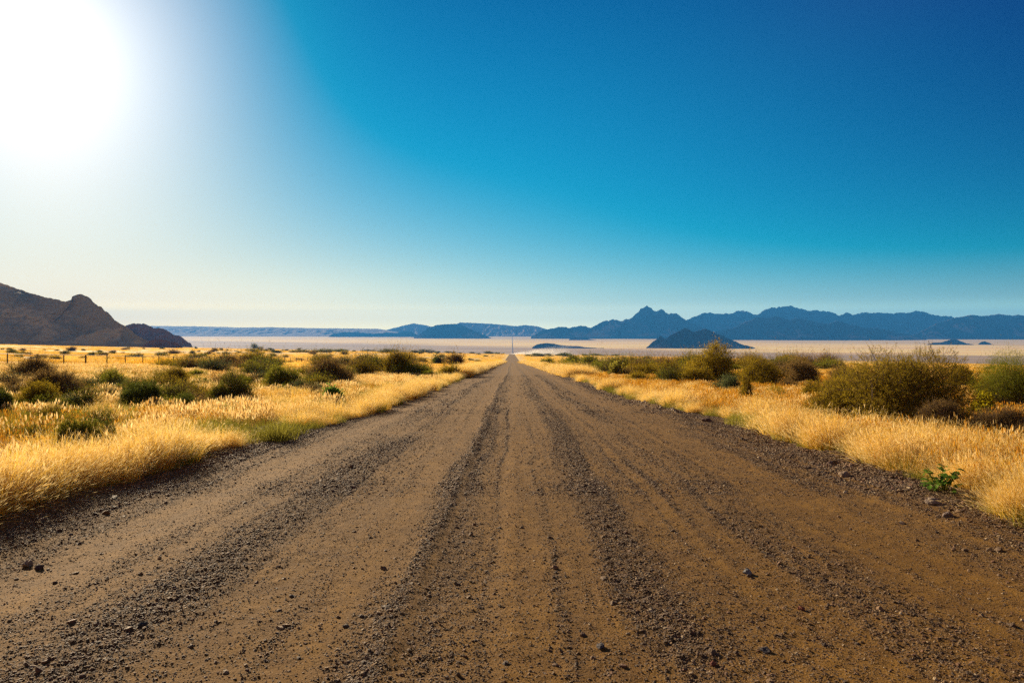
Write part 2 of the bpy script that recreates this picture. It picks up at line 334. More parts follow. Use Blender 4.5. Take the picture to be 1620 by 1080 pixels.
ridge('hill', [(-260, 380), (-160, 405), (-60, 428), (0, 446.5), (18, 454), (35, 459), (60, 466.5), (85, 473), (105, 477), (113, 474), (114.5, 468.5), (120, 467), (128, 464.5), (136, 468), (143, 472), (147, 478), (156, 484.5), (160, 484), (165, 491), (170, 494), (176, 500), (181, 506), (188, 510), (195, 514), (205, 521), (216, 530), (228, 536), (245, 544), (262, 551)], 1480, 'brown rocky hill with a knob and scrubby slope at the left edge', HILLM, 1.6, .9, .40, rnd=110, seed=82, cat='hill', nu=620, nv=200)
ridge('hill', [(170, 540), (190, 520), (202, 514), (212, 511.5), (228, 511), (236, 515), (243, 519), (251, 518.5), (262, 522), (272, 528), (283, 530.5), (290, 535), (303, 544)], 2300, 'dark purple rocky hill behind the knobbed hill', DROCK, 1.3, .9, .4, seed=88, cat='hill', nu=300)
ridge('hill', [(222, 549), (234, 541), (243, 536.5), (252, 537.5), (262, 538), (272, 539), (280, 543), (288, 549)], 1440, 'low spur of black boulders at the hill foot', DROCK, 1.0, 1.2, .4, seed=93, cat='hill', nu=200)
# ================================================================== foliage materials
def mk_leaf(name, a, b, trans=.45, sc_=3.0, rnd=.5):
    m, t = mat(name); g = G(t); tcn = g.new('ShaderNodeTexCoord'); oi = g.new('ShaderNodeObjectInfo')
    n = g.noise(tcn.outputs['Object'], sc_, 4)
    f = g.math('ADD', g.mapr(n, .3, .7, 0., 1 - rnd), g.math('MULTIPLY', oi.outputs['Random'], rnd))
    c = g.ramp(f, [(.0, a), (1., b)])
    d = g.new('ShaderNodeBsdfDiffuse'); g.l.new(c, d.inputs[0])
    tr = g.new('ShaderNodeBsdfTranslucent'); g.l.new(c, tr.inputs[0])
    mxs = g.new('ShaderNodeMixShader'); mxs.inputs[0].default_value = trans
    g.l.new(d.outputs[0], mxs.inputs[1]); g.l.new(tr.outputs[0], mxs.inputs[2]); g.out(mxs.outputs[0]); return m
LEAF = {
 'olive': mk_leaf('olive leaves', (.22, .15, .010), (.46, .34, .03)),
 'green': mk_leaf('green leaves', (.12, .13, .012), (.30, .29, .03)),
 'dark': mk_leaf('dark green leaves', (.065, .085, .016), (.17, .18, .025), .45),
 'grey': mk_leaf('grey green leaves', (.06, .08, .03), (.14, .16, .06)),
 'brown': mk_leaf('brown twigs', (.16, .10, .03), (.34, .22, .07)),
 'yellow': mk_leaf('yellow flowers and leaves', (.25, .22, .01), (.60, .48, .02)),
 'bright': mk_leaf('bright green broad leaves', (.08, .16, .02), (.20, .30, .05)),
 'straw': mk_leaf('golden straw', (.42, .22, .012), (.95, .62, .08), .62, 1.5, .6),
 'pale': mk_leaf('pale seed heads', (.80, .56, .20), (.98, .82, .44), .55, 1.5, .6),
 'rust': mk_leaf('rusty orange grass', (.42, .21, .012), (.80, .46, .05), .6, 1.5, .6),
 'khaki': mk_leaf('khaki stalks', (.26, .15, .03), (.50, .33, .08), .55, 1.5, .7),
 'weed': mk_leaf('weedy green grass', (.13, .13, .015), (.36, .31, .05), .5, 1.5, .6),
}
def mk_bark():
    m, t = mat('bark'); g = G(t); tcn = g.new('ShaderNodeTexCoord'); n = g.noise(tcn.outputs['Object'], 12, 5)
    g.out(g.bsdf(g.ramp(n, [(.3, (.05, .03, .02)), (.7, (.14, .09, .055))]), .9)); return m
BARK = mk_bark()
def unit(v): return v / np.maximum(np.linalg.norm(v, axis=1, keepdims=True), 1e-9)
def tubes(P0, P1, r0, r1):                # 3-sided tapered sticks
    n = len(P0); d = unit(P1 - P0); u = unit(np.cross(d, np.array([.31, .52, .79]))); w = np.cross(d, u)
    vs = []
    for P, r in ((P0, r0), (P1, r1)):
        for k in range(3):
            a_ = k * 2.0944; vs.append(P + (u * math.cos(a_) + w * math.sin(a_)) * np.reshape(r, (-1, 1)))
    v = np.stack(vs, 1).reshape(-1, 3); b = np.arange(n)[:, None] * 6
    f = np.concatenate([b + np.array([k, (k + 1) % 3, (k + 1) % 3 + 3, k + 3]) for k in range(3)])
    return v, f
def leaves(P, D, ln, wd, rng):            # one small quad per leaf
    n = len(P); s = unit(np.cross(D, rng.normal(size=(n, 3)))) * np.reshape(wd, (-1, 1)) * .5; e = D * np.reshape(ln, (-1, 1))
    v = np.stack([P - s * .5, P + e * .5 - s, P + e, P + e * .5 + s], 1).reshape(-1, 3)
    f = np.arange(n * 4).reshape(n, 4)
    return v, f
def bush_meshes(w, h, style, nleaf, leaf, seed, lean=0.):
    """crown (leaf quads) and stems for a shrub w wide and h tall, foot at the origin"""
    rng = np.random.default_rng(seed)
    rx_, rz = w / 2, h
    if style == 'broom':                  # upright whippy stems fanning out of the base
        ns = max(60, nleaf // 40); a_ = rng.uniform(0, 2 * math.pi, ns); q = np.sqrt(rng.uniform(0, 1, ns))
        base = np.stack([np.cos(a_) * q * rx_ * .35, np.sin(a_) * q * rx_ * .35, 0 * a_ - .03], 1)
        top = np.stack([np.cos(a_) * q * rx_ * .95, np.sin(a_) * q * rx_ * .95, rz * (1.0 - .55 * q ** 2) * rng.uniform(.62, 1.0, ns)], 1)
        top[: ns // 14, 2] *= 1.22
        t_ = rng.uniform(.12, 1, (ns, nleaf // ns))[..., None]
        mid = base[:, None] * (1 - t_) + top[:, None] * t_
        bend = (t_ * (1 - t_)) * np.array([0, 0, h * .22]); mid = mid + bend + rng.normal(size=mid.shape) * leaf * 1.6
        P = mid.reshape(-1, 3); D = unit(np.repeat(top - base, t_.shape[1], 0) + rng.normal(size=P.shape) * h * .25)
        sv, sf = tubes(base, base * .35 + top * .65 + np.array([0, 0, h * .03]), .010 + 0 * a_, .004 + 0 * a_)
    else:
        K = {'acacia': 13, 'mound': 9, 'leafy': 5, 'twiggy': 8}[style]
        if nleaf > 60000: K = 34
        u = rng.normal(size=(K, 3)); u[:, 2] = np.abs(u[:, 2]); u = unit(u) * (rng.uniform(.25, 1, (K, 1)) ** .6)
        lr = rng.uniform(.16, .44, K)
        C = u * np.array([rx_ * .80, rx_ * .72, rz * .58]) * np.stack([np.ones(K), np.ones(K), rng.uniform(.35, 1.15, K)], 1); C[:, 2] += rz * (.10 if style != 'acacia' else .16); C[:, 0] += lean * C[:, 2]
        if K: C[0] = (0, 0, rz * .45)
        rad = lr[:, None] * np.array([rx_ * 1.15, rx_ * 1.1, rz * 1.0]); rad[0] *= 1.3; rad[:, 2] *= rng.uniform(.65, 1.15, K); nmn = C[:, 2] + rad[:, 2] > rz * 1.02; C[nmn, 2] = rz * 1.02 - rad[nmn, 2]
        per = {'acacia': 14, 'mound': 10, 'leafy': 5, 'twiggy': 6}[style]
        nt = nleaf // per; k = rng.choice(K, nt, p=lr ** 2 / (lr ** 2).sum())
        dr = unit(rng.normal(size=(nt, 3)) + np.array([0, 0, .25])); q = rng.uniform(0, 1, (nt, 1)) ** .42
        S = C[k] + dr * rad[k] * q
        S[:, 2] = np.where(S[:, 2] < .04 * h, rng.uniform(.03, .25, nt) * h, S[:, 2])
        up = {'acacia': .55, 'mound': .25, 'leafy': .4, 'twiggy': 1.0}[style]
        T = unit(dr * 1.0 + np.array([0, 0, up]) + rng.normal(size=(nt, 3)) * .55)
        tl = rng.gamma(3., {'acacia': .045, 'mound': .022, 'leafy': .04, 'twiggy': .07}[style], nt) * (w / 2.2 if w < 2.2 else 1) * max(1., leaf / .03)
        tt = rng.uniform(0, 1, (nt, per, 1))
        P = S[:, None] + T[:, None] * tl[:, None, None] * tt + rng.normal(size=(nt, per, 3)) * leaf * .7
        P = P.reshape(-1, 3)
        D = unit(np.repeat(T, per, 0) * .6 + rng.normal(size=P.shape) * .8)
        # stems: root fork -> lobe centres -> twigs
        roots = np.stack([rng.normal(size=K) * w * .03, rng.normal(size=K) * w * .03, np.full(K, -.05)], 1)
        midp = roots * .4 + C * .6 + rng.normal(size=(K, 3)) * w * .03; midp[:, 2] *= .8
        sel = rng.choice(nt, min(nt, 260), replace=False)
        ka = k[sel]; frm = C[ka] + rng.normal(size=(len(sel), 3)) * rad[ka] * .12
        r = .018 * max(h, .3)
        a1, b1 = tubes(roots, midp, np.full(K, r), np.full(K, r * .7)); a2, b2 = tubes(midp, C, np.full(K, r * .7), np.full(K, r * .4))
        a3, b3 = tubes(frm, S[sel] + T[sel] * tl[sel][:, None], np.full(len(sel), r * .28), np.full(len(sel), r * .08))
        sel = np.arange(nt); a4, b4 = tubes(S[sel] - T[sel] * tl[sel][:, None] * .3, S[sel] + T[sel] * tl[sel][:, None], np.full(nt, .0035 * max(1, leaf / .03)), np.full(nt, .001))
        sv = np.concatenate([a1, a2, a3, a4]); o1, o2, o3 = len(a1), len(a1) + len(a2), len(a1) + len(a2) + len(a3)
        sf = np.concatenate([b1, b2 + o1, b3 + o2, b4 + o3])
    P[:, 2] = np.abs(P[:, 2])
    l_ = rng.uniform(.6, 1.4, len(P)) * leaf; wr = {'acacia': .42, 'mound': .5, 'leafy': .7, 'twiggy': .22, 'broom': .16}[style]
    v, f = leaves(P, D, l_ * (1.8 if style in ('broom', 'twiggy') else 1.), l_ * wr, rng)
    return (v, f), (sv, sf)
BUSH = []
def shrub(name, cat, px, row, wpx, hpx, style, colr, label, group, nleaf=None, seed=None, rz=0., depth=1.0):
    x, y, zz = at(px, row, .32); k = y / F
    w, h = wpx * k, hpx * k + .34
    BUSH.append((x, y + w * .2, w * .42))
    if nleaf is None: nleaf = int(np.clip(wpx * hpx * 8, 3000, 210000))
    leaf = float(np.clip(1.1 * y / 683, .018, .5))
    if style == 'leafy': leaf *= 2.6; nleaf //= 3
    y2 = y + w * .25; k2 = y2 / y
    sd = seed if seed is not None else int(px * 7 + row)
    (cv, cf), (sv, sf) = bush_meshes(w, h, style, nleaf, leaf, sd)
    e = empty(name, (x * k2, y2, float(ground(x * k2, y2)) - .03), rz, (1, depth, 1)); tag(e, label, cat, group)
    mesh_obj('crown', cv, cf, LEAF[colr], e); mesh_obj('stems', sv, sf, BARK, e)
    return e
RG = 'large shrubs right of the road'; LG = 'shrubs in the grass left of the road'
T = [
 # px, row, w, h, style, colour, label
 (1408, 660, 250, 142, 'acacia', 'olive', 'biggest olive thorn shrub right of the road, its crown crossing the plain', RG),
 (1318, 655, 110, 62, 'acacia', 'olive', 'lower yellowish skirt bush leaning on the left of the biggest shrub', RG),
 (1496, 676, 86, 60, 'twiggy', 'brown', 'brown twiggy bush at the right foot of the biggest shrub', RG),
 (1600, 640, 130, 96, 'broom', 'green', 'green broom-like shrub with tall wisps at the right edge', RG),
 (1580, 684, 110, 56, 'twiggy', 'brown', 'low dark brown twiggy bush below the green broom shrub', RG),
 (1522, 610, 42, 36, 'acacia', 'olive', 'dark olive bush between the biggest shrub and the broom shrub', RG),
 (1134, 601, 96, 58, 'acacia', 'olive', 'rounded olive thorn bush with the dark island hill behind it', RG),
 (1152, 613, 74, 26, 'mound', 'grey', 'low grey green mound in front of the rounded olive bush', RG),
 (1106, 603, 52, 24, 'acacia', 'olive', 'small light olive bush left of the grey green mound', RG),
 (1178, 626, 26, 44, 'twiggy', 'olive', 'thin upright yellow green sapling right of the grey green mound', RG),
 (1213, 606, 92, 46, 'acacia', 'olive', 'wide olive bush right of the thin sapling', RG),
 (1262, 604, 76, 42, 'acacia', 'brown', 'brown olive bush between the wide olive bush and the biggest shrub', RG),
 (1225, 622, 60, 20, 'mound', 'olive', 'low olive clump in straw below the wide olive bush', RG),
 (905, 577, 42, 20, 'mound', 'dark', 'dark round green bush nearest the road crest on the right', RG),
 (931, 578, 26, 15, 'acacia', 'green', 'small bright green bush beside the dark round bush', RG),
 (880, 583, 40, 10, 'acacia', 'olive', 'flat olive bush at the road end on the right', RG),
 (958, 588, 66, 18, 'acacia', 'green', 'flat green bush below the small bright green bush', RG),
 (1000, 582, 42, 15, 'acacia', 'dark', 'dark low bush in the middle of the right bush belt', RG),
 (1012, 591, 74, 18, 'acacia', 'olive', 'wide low olive bush in the right bush belt', RG),
 (1050, 584, 40, 16, 'acacia', 'brown', 'brown bush in the right bush belt', RG),
 (1058, 595, 60, 22, 'acacia', 'olive', 'olive bush left of the small light olive bush', RG),
 (972, 592, 15, 15, 'leafy', 'weed', 'little yellow green leafy bush standing in straw', RG),
 (1292, 622, 60, 24, 'acacia', 'olive', 'small olive bush left of the skirt bush', RG),
 (1562, 652, 44, 26, 'leafy', 'yellow', 'yellow flowering bush below the green broom shrub', RG),
 (236, 634, 112, 50, 'mound', 'dark', 'dark green dome shaped bush left of the road', LG),
 (292, 640, 66, 30, 'mound', 'dark', 'dark bush on the right flank of the dome shaped bush', LG),
 (182, 611, 62, 28, 'mound', 'green', 'lower green mound behind the dome shaped bush', LG),
 (322, 606, 40, 11, 'mound', 'dark', 'flat bluish dark bush behind straw tufts', LG),
 (268, 606, 60, 24, 'twiggy', 'olive', 'thin yellow green bush behind the dome shaped bush', LG),
 (368, 630, 70, 46, 'twiggy', 'green', 'feathery green bush right of the dome shaped bush', LG),
 (456, 611, 78, 42, 'acacia', 'green', 'olive green bush behind the long straw tussock', LG),
 (520, 603, 80, 36, 'twiggy', 'brown', 'brown twiggy bush right of the olive green bush', LG),
 (574, 592, 60, 14, 'twiggy', 'olive', 'low thin olive bush beyond the brown twiggy bush', LG),
 (527, 628, 34, 22, 'leafy', 'bright', 'small bright green leafy plant in straw left of the road', LG),
 (626, 592, 44, 40, 'twiggy', 'olive', 'tall thin olive bush left of the road', LG),
 (654, 593, 64, 20, 'acacia', 'green', 'wide green bush right of the tall thin bush', LG),
 (681, 594, 32, 14, 'mound', 'green', 'small round green bush against the wide green bush', LG),
 (708, 592, 48, 14, 'acacia', 'olive', 'low olive bush close to the left verge', LG),
 (718, 577, 38, 18, 'acacia', 'brown', 'dark brown thorn bush near the road crest on the left', LG),
 (694, 575, 20, 10, 'acacia', 'dark', 'small dark bush beside the dark brown thorn bush', LG),
 (2, 646, 66, 52, 'mound', 'dark', 'dark bush cut by the left edge of the view', LG),
 (60, 636, 90, 40, 'acacia', 'olive', 'yellow green bush beside the dark left edge bush', LG),
 (96, 628, 96, 46, 'twiggy', 'brown', 'reddish brown twiggy bush in front of the fence', LG),
 (50, 593, 64, 28, 'twiggy', 'brown', 'brown bush just behind the left end of the fence', LG),
 (118, 694, 84, 60, 'acacia', 'green', 'spiky olive green bush in the near left grass', LG),
 (168, 696, 36, 52, 'acacia', 'dark', 'narrow pointed dark bush beside the spiky bush', LG),
 (278, 580, 60, 12, 'acacia', 'olive', 'low olive bush right of the fence brace', LG),
 (410, 592, 60, 12, 'twiggy', 'brown', 'low brown bush behind the fence corner', LG),
 (384, 608, 40, 14, 'acacia', 'green', 'small green bush left of the olive green bush', LG),
]
for (px, row, w, h, st, cl, lb, gr) in T:
    shrub('shrub' if st != 'leafy' else 'leafy_plant', 'bush' if st != 'leafy' else 'plant', px, row, w, h, st, cl, lb, gr)

srng = random.Random(11)
SCR = [(150, 0, 660, 573, 645, 36, 120, ('twiggy', 'acacia', 'twiggy'), ('olive', 'brown', 'green', 'grey'), 'low scrub bush among the straw between the road and the fence', 'scrub bushes among the straw left of the road'),
       (30, 10, 480, 640, 705, 40, 110, ('twiggy', 'twiggy'), ('olive', 'green', 'brown'), 'thin weedy bush in the near left grass behind the verge', 'weedy bushes in the near left grass'),
       (85, 850, 1330, 573, 602, 30, 90, ('acacia', 'twiggy', 'mound'), ('olive', 'green', 'olive', 'brown'), 'olive bush filling the belt behind the right verge', 'bushes filling the right bush belt'),
       (18, 1180, 1620, 606, 690, 36, 84, ('twiggy', 'twiggy'), ('olive', 'brown'), 'thin brown weed bush among the orange grass on the right', 'weedy bushes in the right grass')]
for (n_, xa, xb, ra, rb, wa, wb, sts, cls, lb, gr) in SCR:
    for i in range(n_):
        row = srng.uniform(ra, rb); px = srng.uniform(xa, xb); w_ = srng.uniform(wa, wb) * (.5 + .5 * (row - ra) / (rb - ra))
        lim = abs(px - 810) / max(row - 566, 4)
        gx_, gy_, _z = at(px, row, .32)
        if px < 260 and row < 606: continue
        if abs(gx_) - w_ * gy_ / F * .5 < 6.6 or (gy_ < 40 and abs(gx_) < 8.2): continue
        shrub('shrub', 'bush', px, row, w_, w_ * srng.uniform(.13, .32), srng.choice(sts), srng.choice(cls), lb, gr, nleaf=5000, seed=900 + i + int(px))
# near broad-leaved weed beside the right shoulder
def leafy_weed(px, row, wpx, hpx, label, n=34, seed=4):
    rng = np.random.default_rng(seed); x, y, zz = at(px, row); k = y / F; w, h = wpx * k, hpx * k
    BUSH.append((x, y - .25, .75))
    e = empty('leafy_weed', (x, y, zz - .01)); tag(e, label, 'plant')
    V, Fc = [], []; SV0, SV1 = [], []
    for i in range(n):
        a_ = rng.uniform(0, 6.283); q = rng.uniform(.1, 1) ** .6; tip = np.array([math.cos(a_) * q * w * .45, math.sin(a_) * q * w * .45, h * (.25 + .7 * rng.uniform() * (1.15 - q * .5))])
        SV0.append((tip[0] * .1, tip[1] * .1, 0)); SV1.append(tip)
        for j in range(3):
            d = np.array([math.cos(a_ + rng.normal() * .9), math.sin(a_ + rng.normal() * .9), rng.normal() * .35 + .25]); d /= np.linalg.norm(d)
            s = np.cross(d, (rng.normal() * .4, rng.normal() * .4, 1)); s /= np.linalg.norm(s); up = np.cross(s, d)
            ll = w * rng.uniform(.13, .22); ww = ll * .36; b = len(V); p0 = tip + rng.normal(size=3) * .015 * (w / .4)
            prof = [(0, .1), (.25, .75), (.5, 1), (.75, .8), (1, .05)]
            for (tt, wv) in prof:
                c0 = p0 + d * ll * tt - up * ll * .35 * tt * tt
                V += [c0 - s * ww * wv + up * ww * .25 * wv, c0, c0 + s * ww * wv + up * ww * .25 * wv]
            for r in range(4):
                for cc_ in range(2): q0 = b + r * 3 + cc_; Fc.append((q0, q0 + 1, q0 + 4, q0 + 3))
    mesh_obj('leaves', V, Fc, LEAF['bright'], e)
    sv, sf = tubes(np.array(SV0), np.array(SV1), np.full(n, .006), np.full(n, .003)); mesh_obj('stems', sv, sf, LEAF['weed'], e)
leafy_weed(1492, 786, 56, 54, 'glossy green broad leaved weed at the edge of the right gravel shoulder', 40)
leafy_weed(1218, 676, 26, 26, 'small green weed standing in the straw verge right of the road', 16, 7)

# far trees and bushes dotted over the plain: shared meshes
VAR = []
for i, (st, cl, w, h) in enumerate([('acacia', 'olive', 1.6, 1.), ('acacia', 'dark', 2., 1.), ('mound', 'green', 1.8, 1.), ('acacia', 'green', 2.6, 1.), ('twiggy', 'brown', 1.8, 1.), ('mound', 'dark', 2.4, 1.)]):
    (cv, cf), (sv, sf) = bush_meshes(w, h, st, 2600, .085, 500 + i)
    a_ = bpy.data.meshes.new('crown'); b_ = bpy.data.meshes.new('stems')
    o1 = mesh_obj('crown', cv, cf, LEAF[cl]); o2 = mesh_obj('stems', sv, sf, BARK)
    VAR.append((o1.data, o2.data, w, h)); bpy.data.objects.remove(o1); bpy.data.objects.remove(o2)
def near_at(px, row):
    while True:
        x, y, zz = at(px, row)
        if y < 1700 + 300 * (x < 0): return x, y, zz
        row += .25
def far_bush(px, row, wpx, hpx, vi, label, group, name='distant_bush', cat='bush'):
    x, y, zz = near_at(px, row); k = y / F; A, B, w, h = VAR[vi]
    e = empty(name, (x, y, zz - .05), random.uniform(0, 6.28), (wpx * k / w, wpx * k / w, hpx * k / h)); tag(e, label, cat, group)
    for nm, d in (('crown', A), ('stems', B)):
        o = bpy.data.objects.new(nm, d); COL.objects.link(o); o.parent = e
random.seed(7)
far_bush(403, 550, 13, 9, 1, 'lone dark umbrella tree beside the white building', None, 'lone_tree', 'tree')
def belt(n, x0, x1, r0, r1, w0, w1, h, label, group, vs=(0, 1, 2, 3, 4, 5)):
    for i in range(n):
        t_ = random.random(); row = r0 + (r1 - r0) * t_; s_ = .55 + .6 * t_
        w = random.uniform(w0, w1) * s_
        far_bush(random.uniform(x0, x1), row + random.uniform(-.4, .4), w, h * w / w1 * random.uniform(.8, 1.25), random.choice(vs), label, group)
belt(55, -10, 330, 550.5, 571, 7, 26, 9, 'one of the scattered bushes between the hill foot and the fence', 'bushes between the hill foot and the fence')
belt(46, 300, 560, 549, 568, 5, 18, 7, 'one of the small bushes dotting the bright plain near the white building', 'bushes on the bright plain near the white building')
belt(30, 400, 690, 554.5, 558, 12, 34, 6, 'one of the dark flat bushes lined along the far edge of the left plain', 'dark bush line along the far left plain', (1, 3, 5))
belt(16, 640, 800, 556, 560.5, 8, 18, 5, 'one of the dark bushes left of the road crest', 'bushes left of the road crest', (1, 3, 5))
belt(22, 825, 980, 561, 564, 10, 24, 5, 'one of the flat dark bushes right of the road crest', 'bushes right of the road crest', (1, 3, 5))
belt(30, 960, 1290, 566, 578, 10, 30, 8, 'one of the small bushes behind the right bush belt', 'bushes behind the right bush belt')
belt(10, 1270, 1620, 577, 590, 10, 26, 9, 'one of the bushes glimpsed behind the biggest shrub', 'bushes behind the biggest shrub')
belt(16, 560, 790, 563, 574, 8, 22, 7, 'one of the low bushes in straw left of the road', 'low bushes in straw left of the road')
belt(14, 300, 620, 570, 584, 20, 44, 11, 'one of the low bushes beyond the fence line', 'low bushes beyond the fence line', (0, 3, 4))

# white farm building by the lone tree
x, y, zz = near_at(411, 550.2); k = y / F
e = empty('farm_building', (x, y, zz), .2); tag(e, 'tiny white farm building beside the lone dark tree', 'building')
m, t = mat('white painted wall'); g = G(t); g.out(g.bsdf((.8, .78, .74), .7)); WH = m
m, t = mat('sheet metal roof'); g = G(t); g.out(g.bsdf((.45, .46, .48), .5)); RF = m
w, d, h = 7 * k, 5 * k * .8, 1.9 * k
v = [(-w / 2, -d / 2, -1), (w / 2, -d / 2, -1), (w / 2, d / 2, -1), (-w / 2, d / 2, -1), (-w / 2, -d / 2, h), (w / 2, -d / 2, h), (w / 2, d / 2, h), (-w / 2, d / 2, h), (-w / 2, 0, h * 1.45), (w / 2, 0, h * 1.45)]
mesh_obj('wall', v, [(0, 1, 5, 4), (1, 2, 6, 9, 5), (2, 3, 7, 6), (3, 0, 4, 8, 7)], WH, e)
q = .4; v = []
for sx in (-w / 2 - q, w / 2 + q):
    for (yy_, z_) in ((-d / 2 - q, h - .1), (0, h * 1.47), (d / 2 + q, h - .1), (d / 2 + q, h + .1), (0, h * 1.47 + .25), (-d / 2 - q, h + .1)): v.append((sx, yy_, z_))
mesh_obj('roof', v, [(0, 1, 7, 6), (1, 2, 8, 7), (2, 3, 9, 8), (3, 4, 10, 9), (4, 5, 11, 10), (5, 0, 6, 11), (5, 4, 1, 0), (4, 3, 2, 1), (6, 7, 10, 11), (7, 8, 9, 10)], RF, e)

# ------------------------------------------------------------------ fence
m, t = mat('weathered fence wood'); g = G(t); n = g.noise(g.pos(), 20, 4); g.out(g.bsdf(g.ramp(n, [(.3, (.05, .035, .025)), (.7, (.13, .09, .06))]), .9)); PW = m
m, t = mat('galvanised wire'); g = G(t); b = g.new('ShaderNodeBsdfPrincipled'); b.inputs['Base Color'].default_value = (.35, .34, .33, 1); b.inputs['Metallic'].default_value = .6; b.inputs['Roughness'].default_value = .5; g.out(b.outputs[0]); WI = m
FX = -48.0
fy = [57.2 + 3.95 * i for i in range(42)]
e = empty('wire_fence', (FX, fy[0], float(ground(FX, fy[0])))); tag(e, 'wire fence on thin dark posts running away across the left grass', 'fence')
def post(yw, hh, r, nm='post', lean=0.):
    z0 = float(ground(FX, yw)); b = np.array([[FX, yw, z0 - .2]]) - np.array(e.location); t1 = np.array([[FX + lean, yw, z0 + hh]]) - np.array(e.location)
    n = 7; V = []; 
    for P, rr in ((b[0], r), (t1[0] - [0, 0, .03], r * .9), (t1[0], r * .6)):
        for j in range(n): V.append((P[0] + rr * math.cos(j * 6.2832 / n), P[1] + rr * math.sin(j * 6.2832 / n), P[2]))
    Fc = [(i * n + j, i * n + (j + 1) % n, (i + 1) * n + (j + 1) % n, (i + 1) * n + j) for i in range(2) for j in range(n)] + [tuple(range(2 * n, 3 * n))]
    return mesh_obj(nm, V, Fc, PW, e)
frng = random.Random(3)
for i, yw in enumerate(fy): post(yw + frng.uniform(-.15, .15), 1.3 + frng.uniform(-.05, .05), .06 if i % 5 else .085, lean=frng.uniform(-.03, .03))
for yw in (133.5, 136.2): post(yw, 1.35, .09, 'brace_post')
ws = np.array([57.2 - 12 + 2. * i for i in range(90)]); lz = ground(FX + 0 * ws, ws)
for kx, hh in enumerate((.2, .5, .8, 1.05, 1.26)):
    P = np.stack([FX + 0 * ws + .05, ws, lz + hh + .01 * np.sin(ws * 3)], 1) - np.array(e.location)
    v, f = tubes(P[:-1], P[1:], np.full(len(P) - 1, .034 if kx == 4 else .007), np.full(len(P) - 1, .034 if kx == 4 else .007)); mesh_obj('wire', v, f, WI, e)
P = np.array([[FX, 133.5, float(ground(FX, 133.5)) + 1.2], [FX, 136.2, float(ground(FX, 136.2)) + .15]]) - np.array(e.location)
v, f = tubes(P[:1], P[1:], np.array([.04]), np.array([.04])); mesh_obj('brace_rail', v, f, PW, e)
P = np.array([[FX, 133.5, float(ground(FX, 133.5)) + 1.2], [FX, 136.2, float(ground(FX, 136.2)) + 1.2]]) - np.array(e.location)
v, f = tubes(P[:1], P[1:], np.array([.05]), np.array([.05])); mesh_obj('brace_rail', v, f, PW, e)

# ------------------------------------------------------------------ grass
SRC = {}
def src_col(name): SRC[name] = bpy.data.collections.new(name); return SRC[name]
def tuft(seed, n, h, spread, wid, lean, seg=3, heads=0, hl=.07, hw=.012, fuzz=0):
    rng = np.random.default_rng(seed)
    a_ = rng.uniform(0, 6.283, n); q = np.sqrt(rng.uniform(0, 1, n))
    root = np.stack([np.cos(a_) * q * spread * .35, np.sin(a_) * q * spread * .35, 0 * q - .03], 1)
    a2 = a_ + rng.normal(size=n) * .6; ln_ = np.minimum(np.abs(rng.normal(size=n)), 1.7) * lean * (.4 + q)
    hh = h * rng.uniform(.55, 1.08, n) * (1 - .22 * q)
    def pt(t): 
        o = ln_ * hh * t ** 1.7
        return root + np.stack([np.cos(a2) * o, np.sin(a2) * o, hh * t - .25 * ln_ * hh * t ** 3 * np.minimum(ln_, 1.2)], 1)
    side = unit(np.stack([-np.sin(a2 + rng.normal(size=n)), np.cos(a2 + rng.normal(size=n)), 0 * a2], 1))
    ts = np.linspace(0, 1, seg + 1); vs = []
    for t in ts:
        w = wid * (1 - .75 * t); p = pt(t); vs += [p - side * w / 2, p + side * w / 2]
    v = np.stack(vs, 1).reshape(-1, 3); b = np.arange(n)[:, None] * (2 * (seg + 1))
    f = np.concatenate([b + np.array([2 * k_, 2 * k_ + 1, 2 * k_ + 3, 2 * k_ + 2]) for k_ in range(seg)])
    mats = np.zeros(len(f), np.int32)
    if fuzz:                                # feathery awns round the top of every blade
        k_ = np.repeat(np.arange(n), fuzz); t = rng.uniform(.22, 1, len(k_)); o = ln_[k_] * hh[k_] * t ** 1.7
        P = root[k_] + np.stack([np.cos(a2[k_]) * o, np.sin(a2[k_]) * o, hh[k_] * t - .25 * ln_[k_] * hh[k_] * t ** 3 * np.minimum(ln_[k_], 1.2)], 1)
        D = unit(rng.normal(size=P.shape) * .35 + np.stack([np.cos(a2[k_]) * ln_[k_] * 1.3, np.sin(a2[k_]) * ln_[k_] * 1.3, 0 * t + .9], 1))
        v2, f2 = leaves(P, D, rng.uniform(.025, .06, len(P)) * h / .5, np.full(len(P), wid * .5), rng)
        f = np.concatenate([f, f2 + len(v)]); v = np.concatenate([v, v2]); mats = np.concatenate([mats, np.ones(len(f2), np.int32)])
    if heads:                               # spindle seed heads on stalks
        k_ = rng.choice(n, heads, replace=False); top = pt(1.)[k_]; D = unit(pt(1.)[k_] - pt(.8)[k_] + np.array([0, 0, .04]))
        lh = hl * rng.uniform(.7, 1.3, heads)
        for r in range(2):
            s = unit(np.cross(D, rng.normal(size=(heads, 3)))) * hw * .5
            pr = [(0, .25), (.3, 1), (.7, .8), (1, .15)]
            vs = []
            for (tt, ww) in pr: c0 = top + D * lh[:, None] * tt; vs += [c0 - s * ww, c0 + s * ww]
            v2 = np.stack(vs, 1).reshape(-1, 3); b = np.arange(heads)[:, None] * 8
            f2 = np.concatenate([b + np.array([2 * i, 2 * i + 1, 2 * i + 3, 2 * i + 2]) for i in range(3)])
            f = np.concatenate([f, f2 + len(v)]); v = np.concatenate([v, v2]); mats = np.concatenate([mats, np.ones(len(f2), np.int32)])
    return v, f, mats
